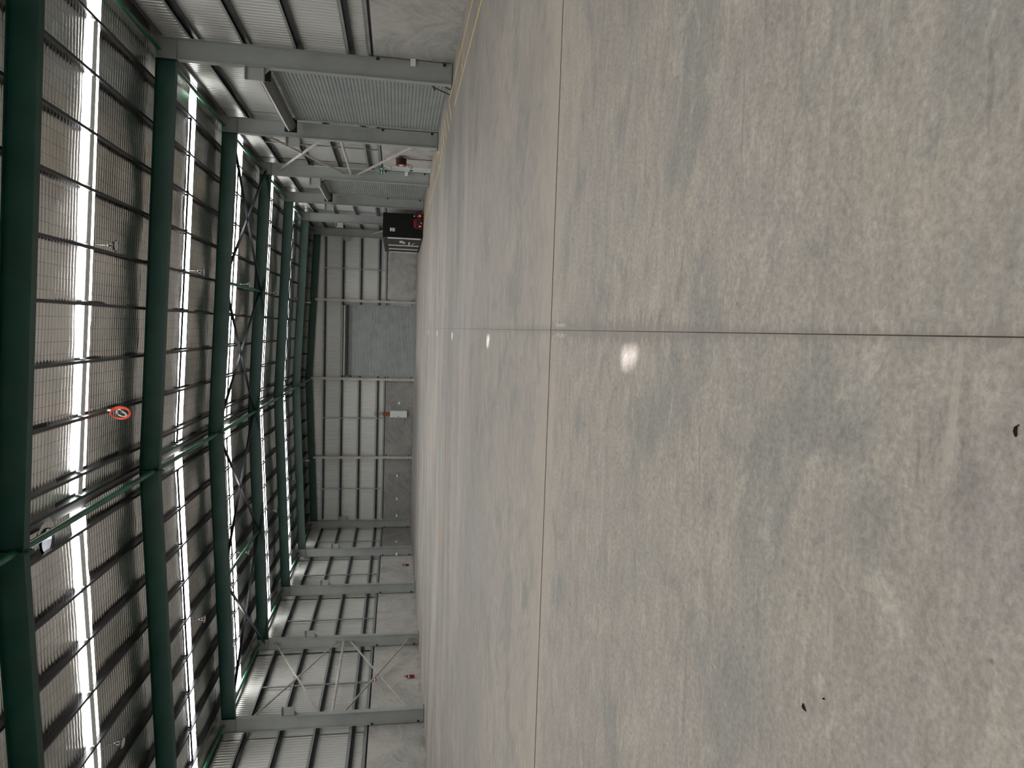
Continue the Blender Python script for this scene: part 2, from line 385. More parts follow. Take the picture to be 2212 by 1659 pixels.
wr = thing('wall_right', (XW_R, 20, 0), 'right side wall of ribbed grey sheeting above concrete panels', 'wall', kind='structure')
wl = thing('wall_left', (XW_L, 20, 0), 'left side wall of ribbed grey sheeting above concrete panels', 'wall', kind='structure')
wb = thing('wall_back', (XRIDGE, YB, 0), 'far gable wall of ribbed grey sheeting above concrete panels', 'wall', kind='structure')
DOOR_BAYS = {1: (24.45, 30.45), 3: (40.45, 46.45)}
PDOOR = (38.0, 38.93)
for k in range(-3, 6):
    y0, y1 = GY(k), GY(k+1)
    if k == 5: y1 = YB+.25
    sheet('cladding', lambda q: 9.22, y0, y1, 0.0, XC_R, 1, 1, wr)
    sheet('cladding', lambda q: 9.22, y0, y1, 0.0, XC_L, -1, 1, wl)
    segs = [(y0+.13, y1+.11)]
    if k in DOOR_BAYS: segs = [(y0+.13, DOOR_BAYS[k][0]), (DOOR_BAYS[k][1], y1+.11)]
    if k == 2: segs = [(y0+.13, PDOOR[0]), (PDOOR[1], y1+.11)]
    for a, b_ in segs: B(XW_R, XW_R+.18, a, b_, 0, 2.52).build('concrete_panel', M['dado'], wr)
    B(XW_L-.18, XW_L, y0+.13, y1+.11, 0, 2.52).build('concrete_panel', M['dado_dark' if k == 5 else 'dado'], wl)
    if k >= -1:
        for z in GIRTS:
            if k in DOOR_BAYS and z < 6.2:
                for a, b_ in ((y0, DOOR_BAYS[k][0]), (DOOR_BAYS[k][1], y1)): girt(wr, a, b_, XW_R+.01, 1, z)
            else: girt(wr, y0, y1, XW_R+.01, 1, z)
            girt(wl, y0, y1, XW_L-.01, -1, z)
        ym = (y0+y1)/2 + .15
        for za, zc in zip(GIRTS[:-1], GIRTS[1:]):
            B(XW_L-.10, XW_L-.04, ym-.05, ym+.05, za+.08, zc).build('bridging', M['girt'], wl)
            if k not in DOOR_BAYS: B(XW_R+.04, XW_R+.10, ym-.05, ym+.05, za+.08, zc).build('bridging', M['girt'], wr)
        B(XC_R-.16, XC_R-.02, y0, y1, 8.98, 9.2).build('eave_purlin', M['purlin'], wr)
        B(XC_L+.02, XC_L+.16, y0, y1, 8.98, 9.2).build('eave_purlin', M['purlin'], wl)
# far gable wall
gable = lambda q: zf(q)+.10
sheet('cladding', gable, XC_L, XC_R, 0.0, YB+.22, 1, 0, wb)
MUL = [2.28, -4.72, -11.88]
segs = [XI_L+.0, MUL[2], MUL[1], MUL[0], XI_R]
BDOOR = (-4.42, 1.95)
for i in range(4):
    a, c = segs[i]+.1, segs[i+1]-.1
    if i == 2:
        B(a, BDOOR[0], YB, YB+.18, 0, 2.52).build('concrete_panel', M['dado'], wb); B(BDOOR[1], c, YB, YB+.18, 0, 2.52).build('concrete_panel', M['dado'], wb)
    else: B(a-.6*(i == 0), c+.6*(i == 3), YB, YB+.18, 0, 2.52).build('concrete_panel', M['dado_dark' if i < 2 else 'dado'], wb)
    for z in GIRTS:
        if i == 2 and z < 6.2:
            girt_x(wb, a, BDOOR[0], YB+.01, z); girt_x(wb, BDOOR[1], c, YB+.01, z)
        else: girt_x(wb, a, c, YB+.01, z)
    xm = (a+c)/2
    if i != 2:
        for za, zc in zip(GIRTS[:-1], GIRTS[1:]): B(xm-.045, xm+.045, YB+.04, YB+.10, za+.08, zc).build('bridging', M['girt'], wb)
wfr = tag(B(XC_L-.1, XC_R+.1, YF-.15, YF, 0, 10.0).build('wall_front', M['clad'], loc=(0, 0, 0)), 'plain sheeted end wall behind the photographer', 'wall', kind='structure')

# mullions of the far wall
for i, x in enumerate(MUL):
    th = thing('wall_mullion', (x, YB-.13, 0), ['pale steel wall post on far wall right of the roller door',
              'pale steel wall post between far roller door and grey switchboard', 'pale steel wall post on far wall left of the switchboard'][i], 'post', 'far wall posts')
    B(x-.10, x+.10, YB-.26, YB-.25+.012, .03, zb(x)+.12).build('front_flange', M['brace'], th)
    B(x-.006, x+.006, YB-.24, YB-.012, .03, zb(x)+.12).build('web', M['brace'], th)
    B(x-.10, x+.10, YB-.014, YB-.002, .03, zb(x)+.12).build('back_flange', M['brace'], th)
    B(x-.16, x+.16, YB-.30, YB-.001, 0, .03).build('base_plate', M['brace'], th)
    for z in (.25, 2.32):
        for s_ in (-1, 1): B(x+s_*.17-.05, x+s_*.17+.05, YB-.05, YB-.001, z, z+.09).build('fixing_cleat', M['darksteel'], th)

# ------------------------------------------------------------------ ceiling
cl = thing('ceiling', (XRIDGE, 20, 9.9), 'low-pitched roof lined with wire-backed silver foil and bright skylight strips', 'ceiling', kind='structure')
def foil_piece(xa, xb, ya, yb, fine):
    dx, dy = (.15, .025) if fine else (.15, .1)
    nx = max(2, int(round(abs(xb-xa)/dx))+1); ny = max(2, int(round((yb-ya)/dy))+1)
    xs = np.linspace(xa, xb, nx); ys = np.linspace(ya, yb, ny)
    XX, YY = np.meshgrid(xs, ys, indexing='ij')
    ZZ = np.vectorize(zf)(xs)[:, None] + 0*YY
    if fine:
        amp = .010 + .007*np.sin(XX*1.7+np.sin(YY*.8)*2)*np.sin(YY*1.3+XX*.31)
        r = np.abs(np.sin(np.pi*YY/.15 + .25*np.sin(XX*2.1+YY)))
        ZZ = ZZ - amp*r - .008*np.abs(np.sin(np.pi*XX/.30)) - .012*np.sin(XX*.9+1.7*np.sin(YY*.53))*np.sin(YY*2.3)
        edge = np.minimum(YY-ya, yb-YY); wob = .03*np.sin(XX*3.3+ya)+.02*np.sin(XX*7.7)
        YY = YY + wob*np.exp(-edge/.15)
    v = np.stack([XX, YY, ZZ], -1).reshape(-1, 3)
    idx = np.arange(nx*ny).reshape(nx, ny)
    f = np.stack([idx[:-1, :-1], idx[1:, :-1], idx[1:, 1:], idx[:-1, 1:]], -1).reshape(-1, 4)
    cx = v[f].mean(1)
    for vy in VENTS:
        f = f[((cx[:, 0]-XV)**2 + (cx[:, 1]-vy)**2) > .31**2]; cx = v[f].mean(1)
    off = np.array(wloc(cl)); v = v - off
    me = bpy.data.meshes.new('insulation_blanket')
    me.vertices.add(len(v)); me.vertices.foreach_set('co', v.ravel())
    me.loops.add(len(f)*4); me.loops.foreach_set('vertex_index', f.ravel().astype(np.int32))
    me.polygons.add(len(f)); me.polygons.foreach_set('loop_start', np.arange(len(f))*4); me.polygons.foreach_set('loop_total', np.full(len(f), 4))
    me.update(); me.validate(); me.materials.append(M['foil'])
    if fine: me.polygons.foreach_set('use_smooth', [True]*len(me.polygons))
    link('insulation_blanket', me, cl, off)
for k in range(-3, 6):
    y0, y1 = GY(k), GY(k+1)
    if k == 5: y1 = YB+.2
    cuts = [(y0, y1)] if k not in SKY else [(y0, SKY[k][0]), (SKY[k][1], y1)]
    for xa, xb in ((8.75, -4.62), (-4.98, -18.6)):
        fine = -1 <= k <= 4
        for a, c in cuts: foil_piece(xa, xb, a, c, fine)
        if k in SKY:
            m = MB(); a, c = SKY[k]; x2 = (xb+xa)/2
            for p, q in ((xa-.1*np.sign(xa-xb), xb),):
                m.v += [(p, a-.06, zf(p)+.02), (q, a-.06, zf(q)+.02), (q, c+.06, zf(q)+.02), (p, c+.06, zf(p)+.02)]; m.f.append((0, 1, 2, 3))
            m.build('skylight', M['sky'], cl)
# outer roof sheets (holes at the ventilators)
m = MB(); m.prism([(9.2, zf(9.2)+.08), (XRIDGE+.1, zf(XRIDGE+.1)+.08), (XRIDGE+.1, zf(XRIDGE+.1)+.11), (9.2, zf(9.2)+.11)], 1, YF-.3, YB+.6); m.build('roof_sheet', M['roofsheet'], cl)
xs_ = XV-.42
m = MB(); m.prism([(-19.1, zf(-19.1)+.08), (xs_, zf(xs_)+.08), (xs_, zf(xs_)+.11), (-19.1, zf(-19.1)+.11)], 1, YF-.3, YB+.6); m.build('roof_sheet', M['roofsheet'], cl)
ed = [YF-.3] + sum([[v-.42, v+.42] for v in VENTS], []) + [YB+.6]
for a, c in zip(ed[0::2], ed[1::2]):
    B(xs_-.02, XRIDGE+.02, a, c, zf(XRIDGE)+.085, zf(XRIDGE)+.115).build('roof_sheet', M['roofsheet'], cl)
B(XRIDGE-.02, XRIDGE+.3, YF-.3, YB+.6, zf(XRIDGE)+.10, zf(XRIDGE)+.15).build('ridge_cap', M['roofsheet'], cl)
# purlins
def pur_mesh(L, s):
    m = MB(); m.box(-.003, .003, 0, L, 0, .2); m.box(*sorted((0, s*.072)), 0, L, 0, .005); m.box(*sorted((0, -s*.072)), 0, L, .195, .2); m.box(*sorted((s*.068, s*.072)), 0, L, 0, .02)
    me = m.mesh('purlin'); me.materials.append(M['purlin']); return me
PM = {(s, L): pur_mesh(L, s) for s in (1, -1) for L in (8.0, 8.2)}
for k in range(-1, 6):
    for x in PUR_R + PUR_L: link('purlin', PM[(-1 if x > XRIDGE else 1, 8.2 if k == 5 else 8.0)], cl, (x, GY(k), zp(x)))
# bridging channels between purlins under each skylight
for k in range(0, 5):
    yb_ = SKY[k][0]+(.24 if k == 0 else -.1)
    for lst in (PUR_R, PUR_L):
        for a, c in zip(lst[:-1], lst[1:]):
            if abs(a-c) < .4: continue
            m = MB(); m.bar((a-.08*np.sign(a-c), yb_, zp(a)+.09), (c+.08*np.sign(a-c), yb_, zp(c)+.09), .05, .24 if k == 0 else .07)
            for xx in (a-.06*np.sign(a-c), c+.06*np.sign(a-c)): m.box(xx-.03, xx+.03, yb_-.07, yb_+.07, zp(xx)+.05, zp(xx)+.16)
            m.build('bridging', M['glowgalv'] if k == 0 else M['purlin'], cl)

# roof ventilators: open throats beside the ridge
for i, vy in enumerate(VENTS):
    zc = zf(XV)
    lab = ['round roof ventilator throat above the photographer', 'round roof ventilator throat just in front of the nearest rafter', 'larger pale round roof ventilator beside the ridge behind nearest rafter',
           'round roof ventilator beside the ridge behind second rafter', 'round roof ventilator beside the ridge behind third rafter'][i]
    th = thing('roof_ventilator', (XV, vy, zc), lab, 'ventilator', 'ridge ventilators')
    hh = .52 if i == 0 else .38
    m = MB(); m.lathe([(.29, -.02), (.29, hh), (.31, hh), (.31, -.02), (.29, -.02)], (XV, vy, zc), 2, 28); m.build('throat', M['white'], th, True)
    m = MB(); m.lathe([(.29, .0), (.48, .0), (.48, .008), (.29, .008), (.29, .0)], (XV, vy, zc-.015), 2, 28); m.build('flashing', M['foil'], th)
    m = MB(); m.lathe([(.30, .10), (.64, .10), (.64, .12), (.30, .12), (.30, .10)], (XV, vy, zc), 2, 28); m.build('upper_flange', M['galv'], th)
    m = MB(); m.lathe([(.286, -.05), (.315, -.05), (.315, .0), (.286, .0), (.286, -.05)], (XV, vy, zc), 2, 28); m.build('rim', M['black'], th)
    m = MB(); m.tube((XV-.27, vy, zc+.35), (XV+.27, vy, zc+.35), .006, 6); m.build('spindle_bar', M['galv'], th)

# ------------------------------------------------------------------ portal frames
def column(side, k, label):
    s = 1 if side == 'R' else -1; xi = XI_R if s > 0 else XI_L; y = GY(k); D = .64
    X = lambda d: xi + s*d
    th = thing('steel_column', (X(D/2), y+.125, 0), label, 'column', 'right wall columns' if s > 0 else 'left wall columns')
    bx = lambda d0, d1, ya, yb, za, zc: B(*sorted((X(d0), X(d1))), ya, yb, za, zc)
    bx(0, .020, y, y+.25, .05, 9.02).build('inner_flange', M['primer'], th)
    bx(D-.02, D, y, y+.25, .05, 9.02).build('outer_flange', M['primer'], th)
    bx(.02, D-.02, y+.118, y+.132, .05, 9.02).build('web', M['primer'], th)
    bx(-.03, D+.03, y-.03, y+.28, .03, .05).build('base_plate', M['primer'], th)
    bx(-.05, D+.02, y-.05, y+.30, 0, .03).build('grout_pad', M['grout'], th)
    bx(.02, D-.02, y+.005, y+.118, 8.42, 8.44).build('stiffener', M['primer'], th)
    bx(.02, D-.02, y+.005, y+.118, 8.99, 9.02).build('cap_plate', M['primer'], th)
    for z in (.22, 2.34):
        bx(D-.10, D-.02, y-.055, y-.001, z, z+.10).build('fixing_cleat', M['darksteel'], th)
    # short crane corbel
    c = bx(-.38, 0, y+.119, y+.131, 5.90, 6.42).build('corbel', M['primer'], th)
    bx(-.38, 0, y+.02, y+.23, 6.42, 6.45).build('corbel_top_flange', M['primer'], c)
    bx(-.38, 0, y+.02, y+.23, 5.87, 5.90).build('corbel_bottom_flange', M['primer'], c)
    m = MB(); m.prism([(X(0), 5.87), (X(-.20), 5.87), (X(0), 5.67)], 1, y+.119, y+.131); m.build('gusset', M['primer'], c)
    return th
RL = ['out of frame on right, under nearest rafter', 'nearest to camera, before near roller door', 'between near roller door and braced wall bay', 'beside exit door and second roller door',
      'just past second roller door', 'half hidden behind the black cabinet', 'in far right corner']
LL = ['out of frame on left, under nearest rafter', 'out of frame on left, under second rafter', 'at near end of braced bay with extinguisher', 'at far end of braced bay with extinguisher',
      'second past the braced bay', 'third past the braced bay, next to far corner', 'in far left corner']
for k in range(7):
    column('R', k, 'grey steel wall column ' + ('on right wall ' if k not in (0, 6) else '') + RL[k])
    column('L', k, 'grey steel wall column ' + ('on left wall ' if k not in (0, 1, 6) else '') + LL[k])

def rafter(k):
    y = GY(k); F = .22; T = .022
    th = thing('roof_rafter', (XRIDGE, y+.11, zb(XRIDGE)), 'dark green steel roof rafter, %s from the camera' % ORD[k], 'rafter', 'green portal rafters')
    xa, xb = XI_R, XI_L
    def band(o0, o1, y0, y1, name, a=xa, c=xb):
        m = MB(); m.prism([(a, zb(a)+o0), (XRIDGE, zb(XRIDGE)+o0), (c, zb(c)+o0), (c, zb(c)+o1), (XRIDGE, zb(XRIDGE)+o1), (a, zb(a)+o1)], 1, y0, y1)
        return m.build(name, M['green'], th)
    band(0, T, y, y+F, 'bottom_flange'); band(.58-T, .58, y, y+F, 'top_flange'); band(T, .58-T, y+.104, y+.116, 'web')
    for s_ in (-1, 1):
        B(XRIDGE+s_*.013-.012, XRIDGE+s_*.013+.012, y-.01, y+F+.01, zb(XRIDGE)-.09, zb(XRIDGE)+.57).build('apex_plate', M['green'], th)
    for s_ in (-1, 1):
        for z in (-.05, .10, .30, .48):
            m = MB(); m.tube((XRIDGE-.05, y+.11+s_*.07, zb(XRIDGE)+z), (XRIDGE+.05, y+.11+s_*.07, zb(XRIDGE)+z), .014, 6); m.build('bolt', M['green'], th)
    for x in (xa, xb):
        s_ = 1 if x > 0 else -1
        B(*sorted((x-s_*.022, x-s_*.001)), y, y+F, zb(x)-.02, zb(x)+.58).build('end_plate', M['green'], th)
for k in range(7): rafter(k)

def tubeobj(name, p0, p1, r, mat, label, cat, group, n=12, plates=True):
    p0 = Vector(p0); p1 = Vector(p1); th = thing(name, tuple((p0+p1)/2), label, cat, group)
    m = MB(); m.tube(p0, p1, r, n); m.build('tube', mat, th, True)
    if plates:
        d = (p1-p0).normalized()
        for p, s_ in ((p0, -1), (p1, 1)):
            m = MB(); m.bar(p-d*.01*s_, p+d*.10*s_, r*2.2, .012, (0, 0, 1)); m.build('end_cleat', mat, th)
BT = ['nearest and second', 'second and third', 'third and fourth', 'fourth and fifth', 'fifth and sixth', 'sixth and seventh']
for k in (-2, -1):
    tubeobj('ridge_strut', (XRIDGE, GY(k)+.24, 9.15), (XRIDGE, GY(k+1)-.02, 9.15), .08, M['tube'], 'green tube along the ridge, %s' % ('above the photographer' if k == -2 else 'just short of the nearest rafter'), 'strut', 'green ridge tubes')
for k in range(6):
    y0, y1 = GY(k)+.24, GY(k+1)-.02
    tubeobj('ridge_strut', (XRIDGE, y0, 9.15), (XRIDGE, y1, 9.15), .08, M['tube'], 'green tube along the ridge between %s rafters' % BT[k], 'strut', 'green ridge tubes')
    for s_, xx in ((1, 8.22), (-1, -18.03)):
        tubeobj('eave_strut', (xx, y0, 8.93), (xx, y1, 8.93), .07, M['tube'], 'green eave tube along %s wall between %s rafters' % ('right' if s_ > 0 else 'left', BT[k]), 'strut', 'green eave tubes')
y0, y1 = GY(2)+.2, GY(3)-.02
for xx, nm in ((1.72, 'right'), (-11.45, 'left')):
    tubeobj('roof_strut', (xx, y0, zb(xx)+.27), (xx, y1, zb(xx)+.27), .075, M['tube'], 'green tube strut across the braced roof bay, %s slope' % nm, 'strut', 'braced bay roof struts')
# roof cross bracing
nodes = [8.1, 1.72, XRIDGE, -11.45, -17.9]
pn = ['over the right wall', 'just right of ridge', 'just left of ridge', 'over the left wall']
for i in range(4):
    a, c = nodes[i], nodes[i+1]
    for j, (p, q) in enumerate((((a, y0), (c, y1)), ((c, y0), (a, y1)))):
        dz = .20+.04*j
        P, Q = (p[0], p[1], zb(p[0])+dz), (q[0], q[1], zb(q[0])+dz)
        th = thing('roof_brace', tuple((Vector(P)+Vector(Q))/2), 'dark roof brace %s, running %s with depth' % (pn[i], 'leftward' if j == 0 else 'rightward'), 'brace', 'dark roof cross braces')
        m = MB(); m.bar(P, Q, .012, .11); m.bar(Vector(P)+Vector((0, 0, .05)), Vector(Q)+Vector((0, 0, .05)), .10, .012); m.build('angle', M['darksteel'], th)
        for e_ in (P, Q):
            m = MB(); m.box(e_[0]-.12, e_[0]+.12, e_[1]-.08, e_[1]+.08, e_[2]-.008, e_[2]+.008); m.build('gusset_plate', M['darksteel'], th)
# wall cross bracing in the third bay
for s_, xx, nm in ((1, 8.28, 'right'), (-1, -18.08, 'left')):
    ya, yb_ = GY(2)+.20, GY(3)+.05
    tubeobj('wall_strut', (xx, ya, 4.25), (xx, yb_, 4.25), .07, M['brace'], 'pale horizontal tube strut in braced bay of %s wall' % nm, 'strut', 'wall struts')
    br = [((ya, 8.0), (yb_, 4.62), 'upper', 'falling away from camera'), ((ya, 4.62), (yb_, 8.0), 'upper', 'rising away from camera'), ((ya, .55), (yb_, 3.88), 'lower', 'rising away from camera')]
    if s_ < 0: br.append(((ya, 3.88), (yb_, .55), 'lower', 'falling away from camera'))
    for j, (p, q, l, w_) in enumerate(br):
        dx = -s_*.03*(j % 2)
        P, Q = Vector((xx+dx, p[0], p[1])), Vector((xx+dx, q[0], q[1]))
        th = thing('wall_brace', tuple((P+Q)/2), 'pale %s diagonal wall brace on %s wall, %s' % (l, nm, w_), 'brace', 'wall cross braces')
        m = MB(); m.bar(P, Q, .11 if s_ > 0 else .09, .05, (1, 0, 0)); m.build('bar', M['brace'], th)
        for e_, yy in ((P, GY(2)+.14), (Q, GY(3)+.02)):
            B(xx-.03-abs(dx), xx+.03+abs(dx), yy, yy+.12, e_.z-.12, e_.z+.12).build('gusset_plate', M['primer'], th)

P, Q = Vector((8.28, GY(5)+.2, .55)), Vector((8.28, GY(6)+.05, 3.9))
th = thing('wall_brace', tuple((P+Q)/2), 'pale diagonal wall brace mostly hidden behind the black cabinet', 'brace', 'wall cross braces')
m = MB(); m.bar(P, Q, .12, .05, (1, 0, 0)); m.build('bar', M['brace'], th)

# ------------------------------------------------------------------ doors
def slat_mesh(L, axis, s):
    pr = [(-s*.02, .004), (s*.006, .018), (s*.014, .062), (s*.006, .104), (-s*.02, .116), (-s*.02, .132), (-s*.03, .132), (-s*.03, .004)]
    m = MB(); m.prism(pr, axis, 0, L); me = m.mesh('slat'); me.materials.append(M['slat']); return me
def roller(name, label, a0, a1, plane, axis, s):
    """axis 1: curtain runs along y on a wall facing x; s is the direction into the hall"""
    def P(d, a, z): return (plane+s*d, a, z) if axis == 1 else (a, plane+s*d, z)
    def bx(d0, d1, q0, q1, z0, z1):
        u = sorted((plane+s*d0, plane+s*d1))
        return B(*u, q0, q1, z0, z1) if axis == 1 else B(q0, q1, *u, z0, z1)
    th = thing(name, P(0, (a0+a1)/2, 0), label, 'roller door', kind='structure')
    me = slat_mesh(a1-a0, 1 if axis == 1 else 0, s) if axis == 1 else None
    if me is None:
        pr = [(-s*.02, .004), (s*.006, .018), (s*.014, .062), (s*.006, .104), (-s*.02, .116), (-s*.02, .132), (-s*.03, .132), (-s*.03, .004)]
        m = MB(); m.prism(pr, 0, 0, a1-a0); me = m.mesh('slat'); me.materials.append(M['slat'])
    for i in range(46): link('slat', me, th, P(0, a0, .07+i*.128) if axis == 1 else (a0, plane, .07+i*.128))
    bx(-.02, .03, a0, a1, .005, .075).build('bottom_rail', M['galv'], th)
    for q0, q1 in ((a0-.09, a0), (a1, a1+.09)): bx(-.03, .05, q0, q1, 0, 6.0).build('guide', M['doorgrey'], th)
    m = MB()
    c0 = P(.30, a0-.02, 6.16); c1 = P(.30, a1+.02, 6.16)
    m.tube(c0, c1, .22, 20); d = m.build('drum', M['drum'], th, True)
    m = MB(); m.tube(P(.30, a0-.16, 6.16), P(.30, a1+.16, 6.16), .03, 8); m.build('axle', M['darksteel'], d)
    bx(.52, .545, a0, a1, 6.18, 6.24).build('drum_lip', M['strip'], d)
    bx(-.02, .06, a0-.05, a1+.05, 6.40, 6.48).build('lintel', M['girt'], th)
    for q in (a0-.10, a1+.08):
        bx(-.02, .56, q, q+.015, 5.90, 6.40).build('bracket_plate', M['black'], th)
    bx(.05, .20, a0-.16, a0-.05, 5.55, 5.80).build('chain_gear', M['black'], th)
    return th
roller('door_1', 'grey roller shutter on right wall nearest the camera', 24.5, 30.35, 8.55, 1, -1)
roller('door_2', 'grey roller shutter on right wall beyond the exit door', 40.5, 46.35, 8.55, 1, -1)
roller('door_3', 'pale grey roller shutter in far gable wall', BDOOR[0]+.05, BDOOR[1]-.1, YB-.02, 0, -1)
# hold-down handle of the near shutter
th = thing('chain_hoist_lever', (8.25, 24.0, 0), 'black bent bar lever leaning by base of near roller door', 'lever')
m = MB(); m.path([(7.99, 23.42, .60), (7.96, 23.44, .57), (7.93, 23.9, .04), (7.93, 23.92, .02)], .016, 6); m.build('bar', M['black'], th)
m = MB(); m.path([(8.0, 23.32, .27), (7.97, 23.55, .02)], .016, 6); m.build('brace_bar', M['black'], th)
m = MB(); m.path([(7.99, 23.42, .60), (7.99, 23.52, .585), (7.98, 23.66, .555), (7.97, 23.70, .53)], .03, 8); m.build('grip', M['grout'], th)

# personnel door
pd = thing('door_4', (XW_R, 38.46, 0), 'pale grey personnel door beside hose reel on right wall', 'door', kind='structure')
B(XW_R+.02, XW_R+.06, PDOOR[0]+.05, PDOOR[1]-.05, .07, 2.12).build('door_leaf', M['paleg'], pd)
for y0_, y1_ in ((PDOOR[0], PDOOR[0]+.05), (PDOOR[1]-.05, PDOOR[1])): B(XW_R-.03, XW_R+.16, y0_, y1_, 0, 2.17).build('jamb', M['paleg'], pd)
B(XW_R-.03, XW_R+.16, PDOOR[0], PDOOR[1], 2.12, 2.17).build('door_head', M['paleg'], pd)
B(XW_R-.02, XW_R+.18, PDOOR[0], PDOOR[1], 2.17, 2.52).build('over_panel', M['paleg'], pd)
B(XW_R-.03, XW_R+.05, PDOOR[0]+.05, PDOOR[1]-.05, 0, .07).build('daylight_gap_strip', M['white'], pd)  # white strip standing in for daylight leaking under the door
hd = B(XW_R-.02, XW_R+.02, 38.72, 38.80, .95, 1.10).build('door_handle', M['black'], pd)
m = MB(); m.path([(XW_R-.02, 38.76, 1.03), (XW_R-.06, 38.76, 1.03), (XW_R-.06, 38.62, 1.03)], .012, 6); m.build('lever', M['black'], hd)
# exit sign
th = thing('exit_sign', (8.4, 38.5, 2.48), 'small white and green exit sign above the personnel door', 'sign')
B(8.34, 8.40, 38.24, 38.72, 2.47, 2.75).build('housing', M['white'], th)
fc = B(8.20, 8.60, 38.225, 38.24, 2.50, 2.72).build('face', M['greensign'], th)
B(8.24, 8.36, 38.218, 38.225, 2.58, 2.64).build('arrow_shaft', M['white'], fc)
m = MB(); m.prism([(8.24, 2.54), (8.24, 2.68), (8.21, 2.61)], 1, 38.218, 38.225); m.build('arrow_head', M['white'], fc)
m = MB(); m.prism([(8.42, 2.53), (8.46, 2.53), (8.48, 2.60), (8.54, 2.53), (8.57, 2.55), (8.50, 2.63), (8.55, 2.66), (8.53, 2.68), (8.44, 2.66), (8.40, 2.60), (8.42, 2.59), (8.45, 2.63)], 1, 38.218, 38.225); m.build('running_figure', M['white'], fc)

th_ = MB().tube((8.45, 38.5, 2.75), (8.45, 38.5, 6.15), .013, 6).build('conduit', M['strip'], th)

# ------------------------------------------------------------------ fire hose reel
hx, hy, hz = 8.20, 35.75, 1.57
th = thing('fire_hose_reel', (8.4, hy, hz), 'black hose wound on red fire hose reel on right wall', 'hose reel')
m = MB(); m.lathe([(.05, 0), (.29, 0), (.29, -.02), (.05, -.02), (.05, 0)], (hx, hy, hz), 0, 28); m.build('side_disc', M['red'], th)
m = MB(); m.lathe([(.05, .30), (.29, .30), (.29, .28), (.05, .28), (.05, .30)], (hx, hy, hz), 0, 28); m.build('side_disc', M['red'], th)
m = MB(); m.lathe([(.0, -.035), (.11, -.035), (.11, -.018), (0, -.018)], (hx, hy, hz), 0, 20); m.build('hub_label', M['white'], th)
for i in range(9):
    for r in (.255,):
        pts = [(hx+.03+i*.029, hy+r*math.cos(t_*math.pi/12), hz+r*math.sin(t_*math.pi/12)) for t_ in range(24)]
        m = MB(); m.path(pts, .016, 6, True); m.build('hose_coil', M['black'], th, True)
m = MB(); m.tube((hx, hy, hz), (XW_R-.06, hy, hz), .12, 14); m.build('axle', M['black'], th)
pts = [(hx+.06, hy, hz-.27), (hx+.02, hy+.02, hz-.34), (hx-.08, hy+.06, hz-.42), (hx-.12, hy+.05, hz-.52), (hx-.08, hy, hz-.57), (hx, hy-.02, hz-.50), (hx+.04, hy, hz-.40), (hx+.09, hy, hz-.32)]
m = MB(); m.path(pts, .014, 6); m.build('hose_tail', M['black'], th, True)
m = MB(); m.path([(XW_R-.07, hy+.10, 1.25), (XW_R-.07, hy+.12, .9), (XW_R-.07, hy+.10, .45), (XW_R-.07, hy+.12, .03)], .017, 6); m.build('supply_pipe', M['black'], th)
def sign(loc, label, s, wd=.22, ht=.22):
    x, y, z = loc
    th = thing('fire_sign', loc, label, 'sign', 'small red fire signs')
    B(x-.006, x+.006, y-wd/2, y+wd/2, z-ht/2, z+ht/2).build('plate', M['red'], th)
    B(*sorted((x-s*.009, x-s*.006)), y-wd/2+.02, y+wd/2-.02, z-.03, z+.03).build('white_band', M['white'], th)
sign((XW_R-.01, 36.6, 2.34), 'small red and white fire sign on right wall above hose reel', 1, .3, .2)
sign((XW_L+.01, 35.2, 2.40), 'small red and white fire sign on left wall in braced bay', -1, .3, .16)
sign((XW_L+.01, 52.3, 2.38), 'small red and white fire sign on far part of left wall', -1, .3, .16)
def extinguisher(y, label):
    x = XW_L+.10
    th = thing('fire_extinguisher', (x, y, .33), label, 'fire extinguisher', 'fire extinguishers')
    m = MB(); m.lathe([(0, .33), (.070, .33), (.078, .36), (.078, .68), (.06, .73), (.026, .76), (.022, .79)], (x, y, 0), 2, 18); b_ = m.build('cylinder', M['red'], th, True)
    m = MB(); m.lathe([(.0795, .60), (.0795, .655), (.078, .655), (.078, .60), (.0795, .60)], (x, y, 0), 2, 18); m.build('label_band', M['white'], b_)
    m = MB(); m.tube((x, y, .78), (x, y, .84), .02, 8); m.build('valve', M['black'], th)
    m = MB(); m.path([(x, y, .85), (x+.05, y, .87), (x+.11, y, .85)], .009, 6); m.build('handle', M['black'], th)
    m = MB(); m.path([(x, y, .81), (x+.06, y-.05, .80), (x+.10, y-.07, .70), (x+.09, y-.06, .50), (x+.08, y-.05, .42)], .011, 6); m.build('hose', M['black'], th)
    B(XW_L, x, y-.02, y+.02, .50, .54).build('wall_bracket', M['black'], th)
extinguisher(35.2, 'red fire extinguisher on left wall inside the braced bay')
extinguisher(52.5, 'red fire extinguisher on left wall near far corner')

# ------------------------------------------------------------------ switchboard and outlets on far wall
th = thing('switchboard', (-7.86, YB, .55), 'pale grey switchboard cabinet on far wall with orange conduits above', 'switchboard')
B(-8.17, -7.55, YB-.24, YB-.001, .55, 2.07).build('body', M['paleg'], th)
dr = B(-8.155, -7.565, YB-.262, YB-.242, .565, 2.055).build('door', M['paleg'], th)
m = MB(); m.lathe([(0, -.02), (.045, -.02), (.045, 0), (0, 0)], (-8.09, YB-.262, 1.32), 1, 14); m.build('lock', M['black'], dr)
for z in (.68, 1.31, 1.95): B(-7.57, -7.53, YB-.27, YB-.25, z-.03, z+.03).build('hinge', M['black'], dr)
for i in range(5):
    x = -7.72-.07*i; top = 2.72+.05*(i % 2)
    m = MB(); m.path([(x, YB-.10, 2.05), (x, YB-.10, 2.35), (x-.01*(i-2), YB-.06, top)], .028, 8); m.build('conduit', M['conduit'], th)
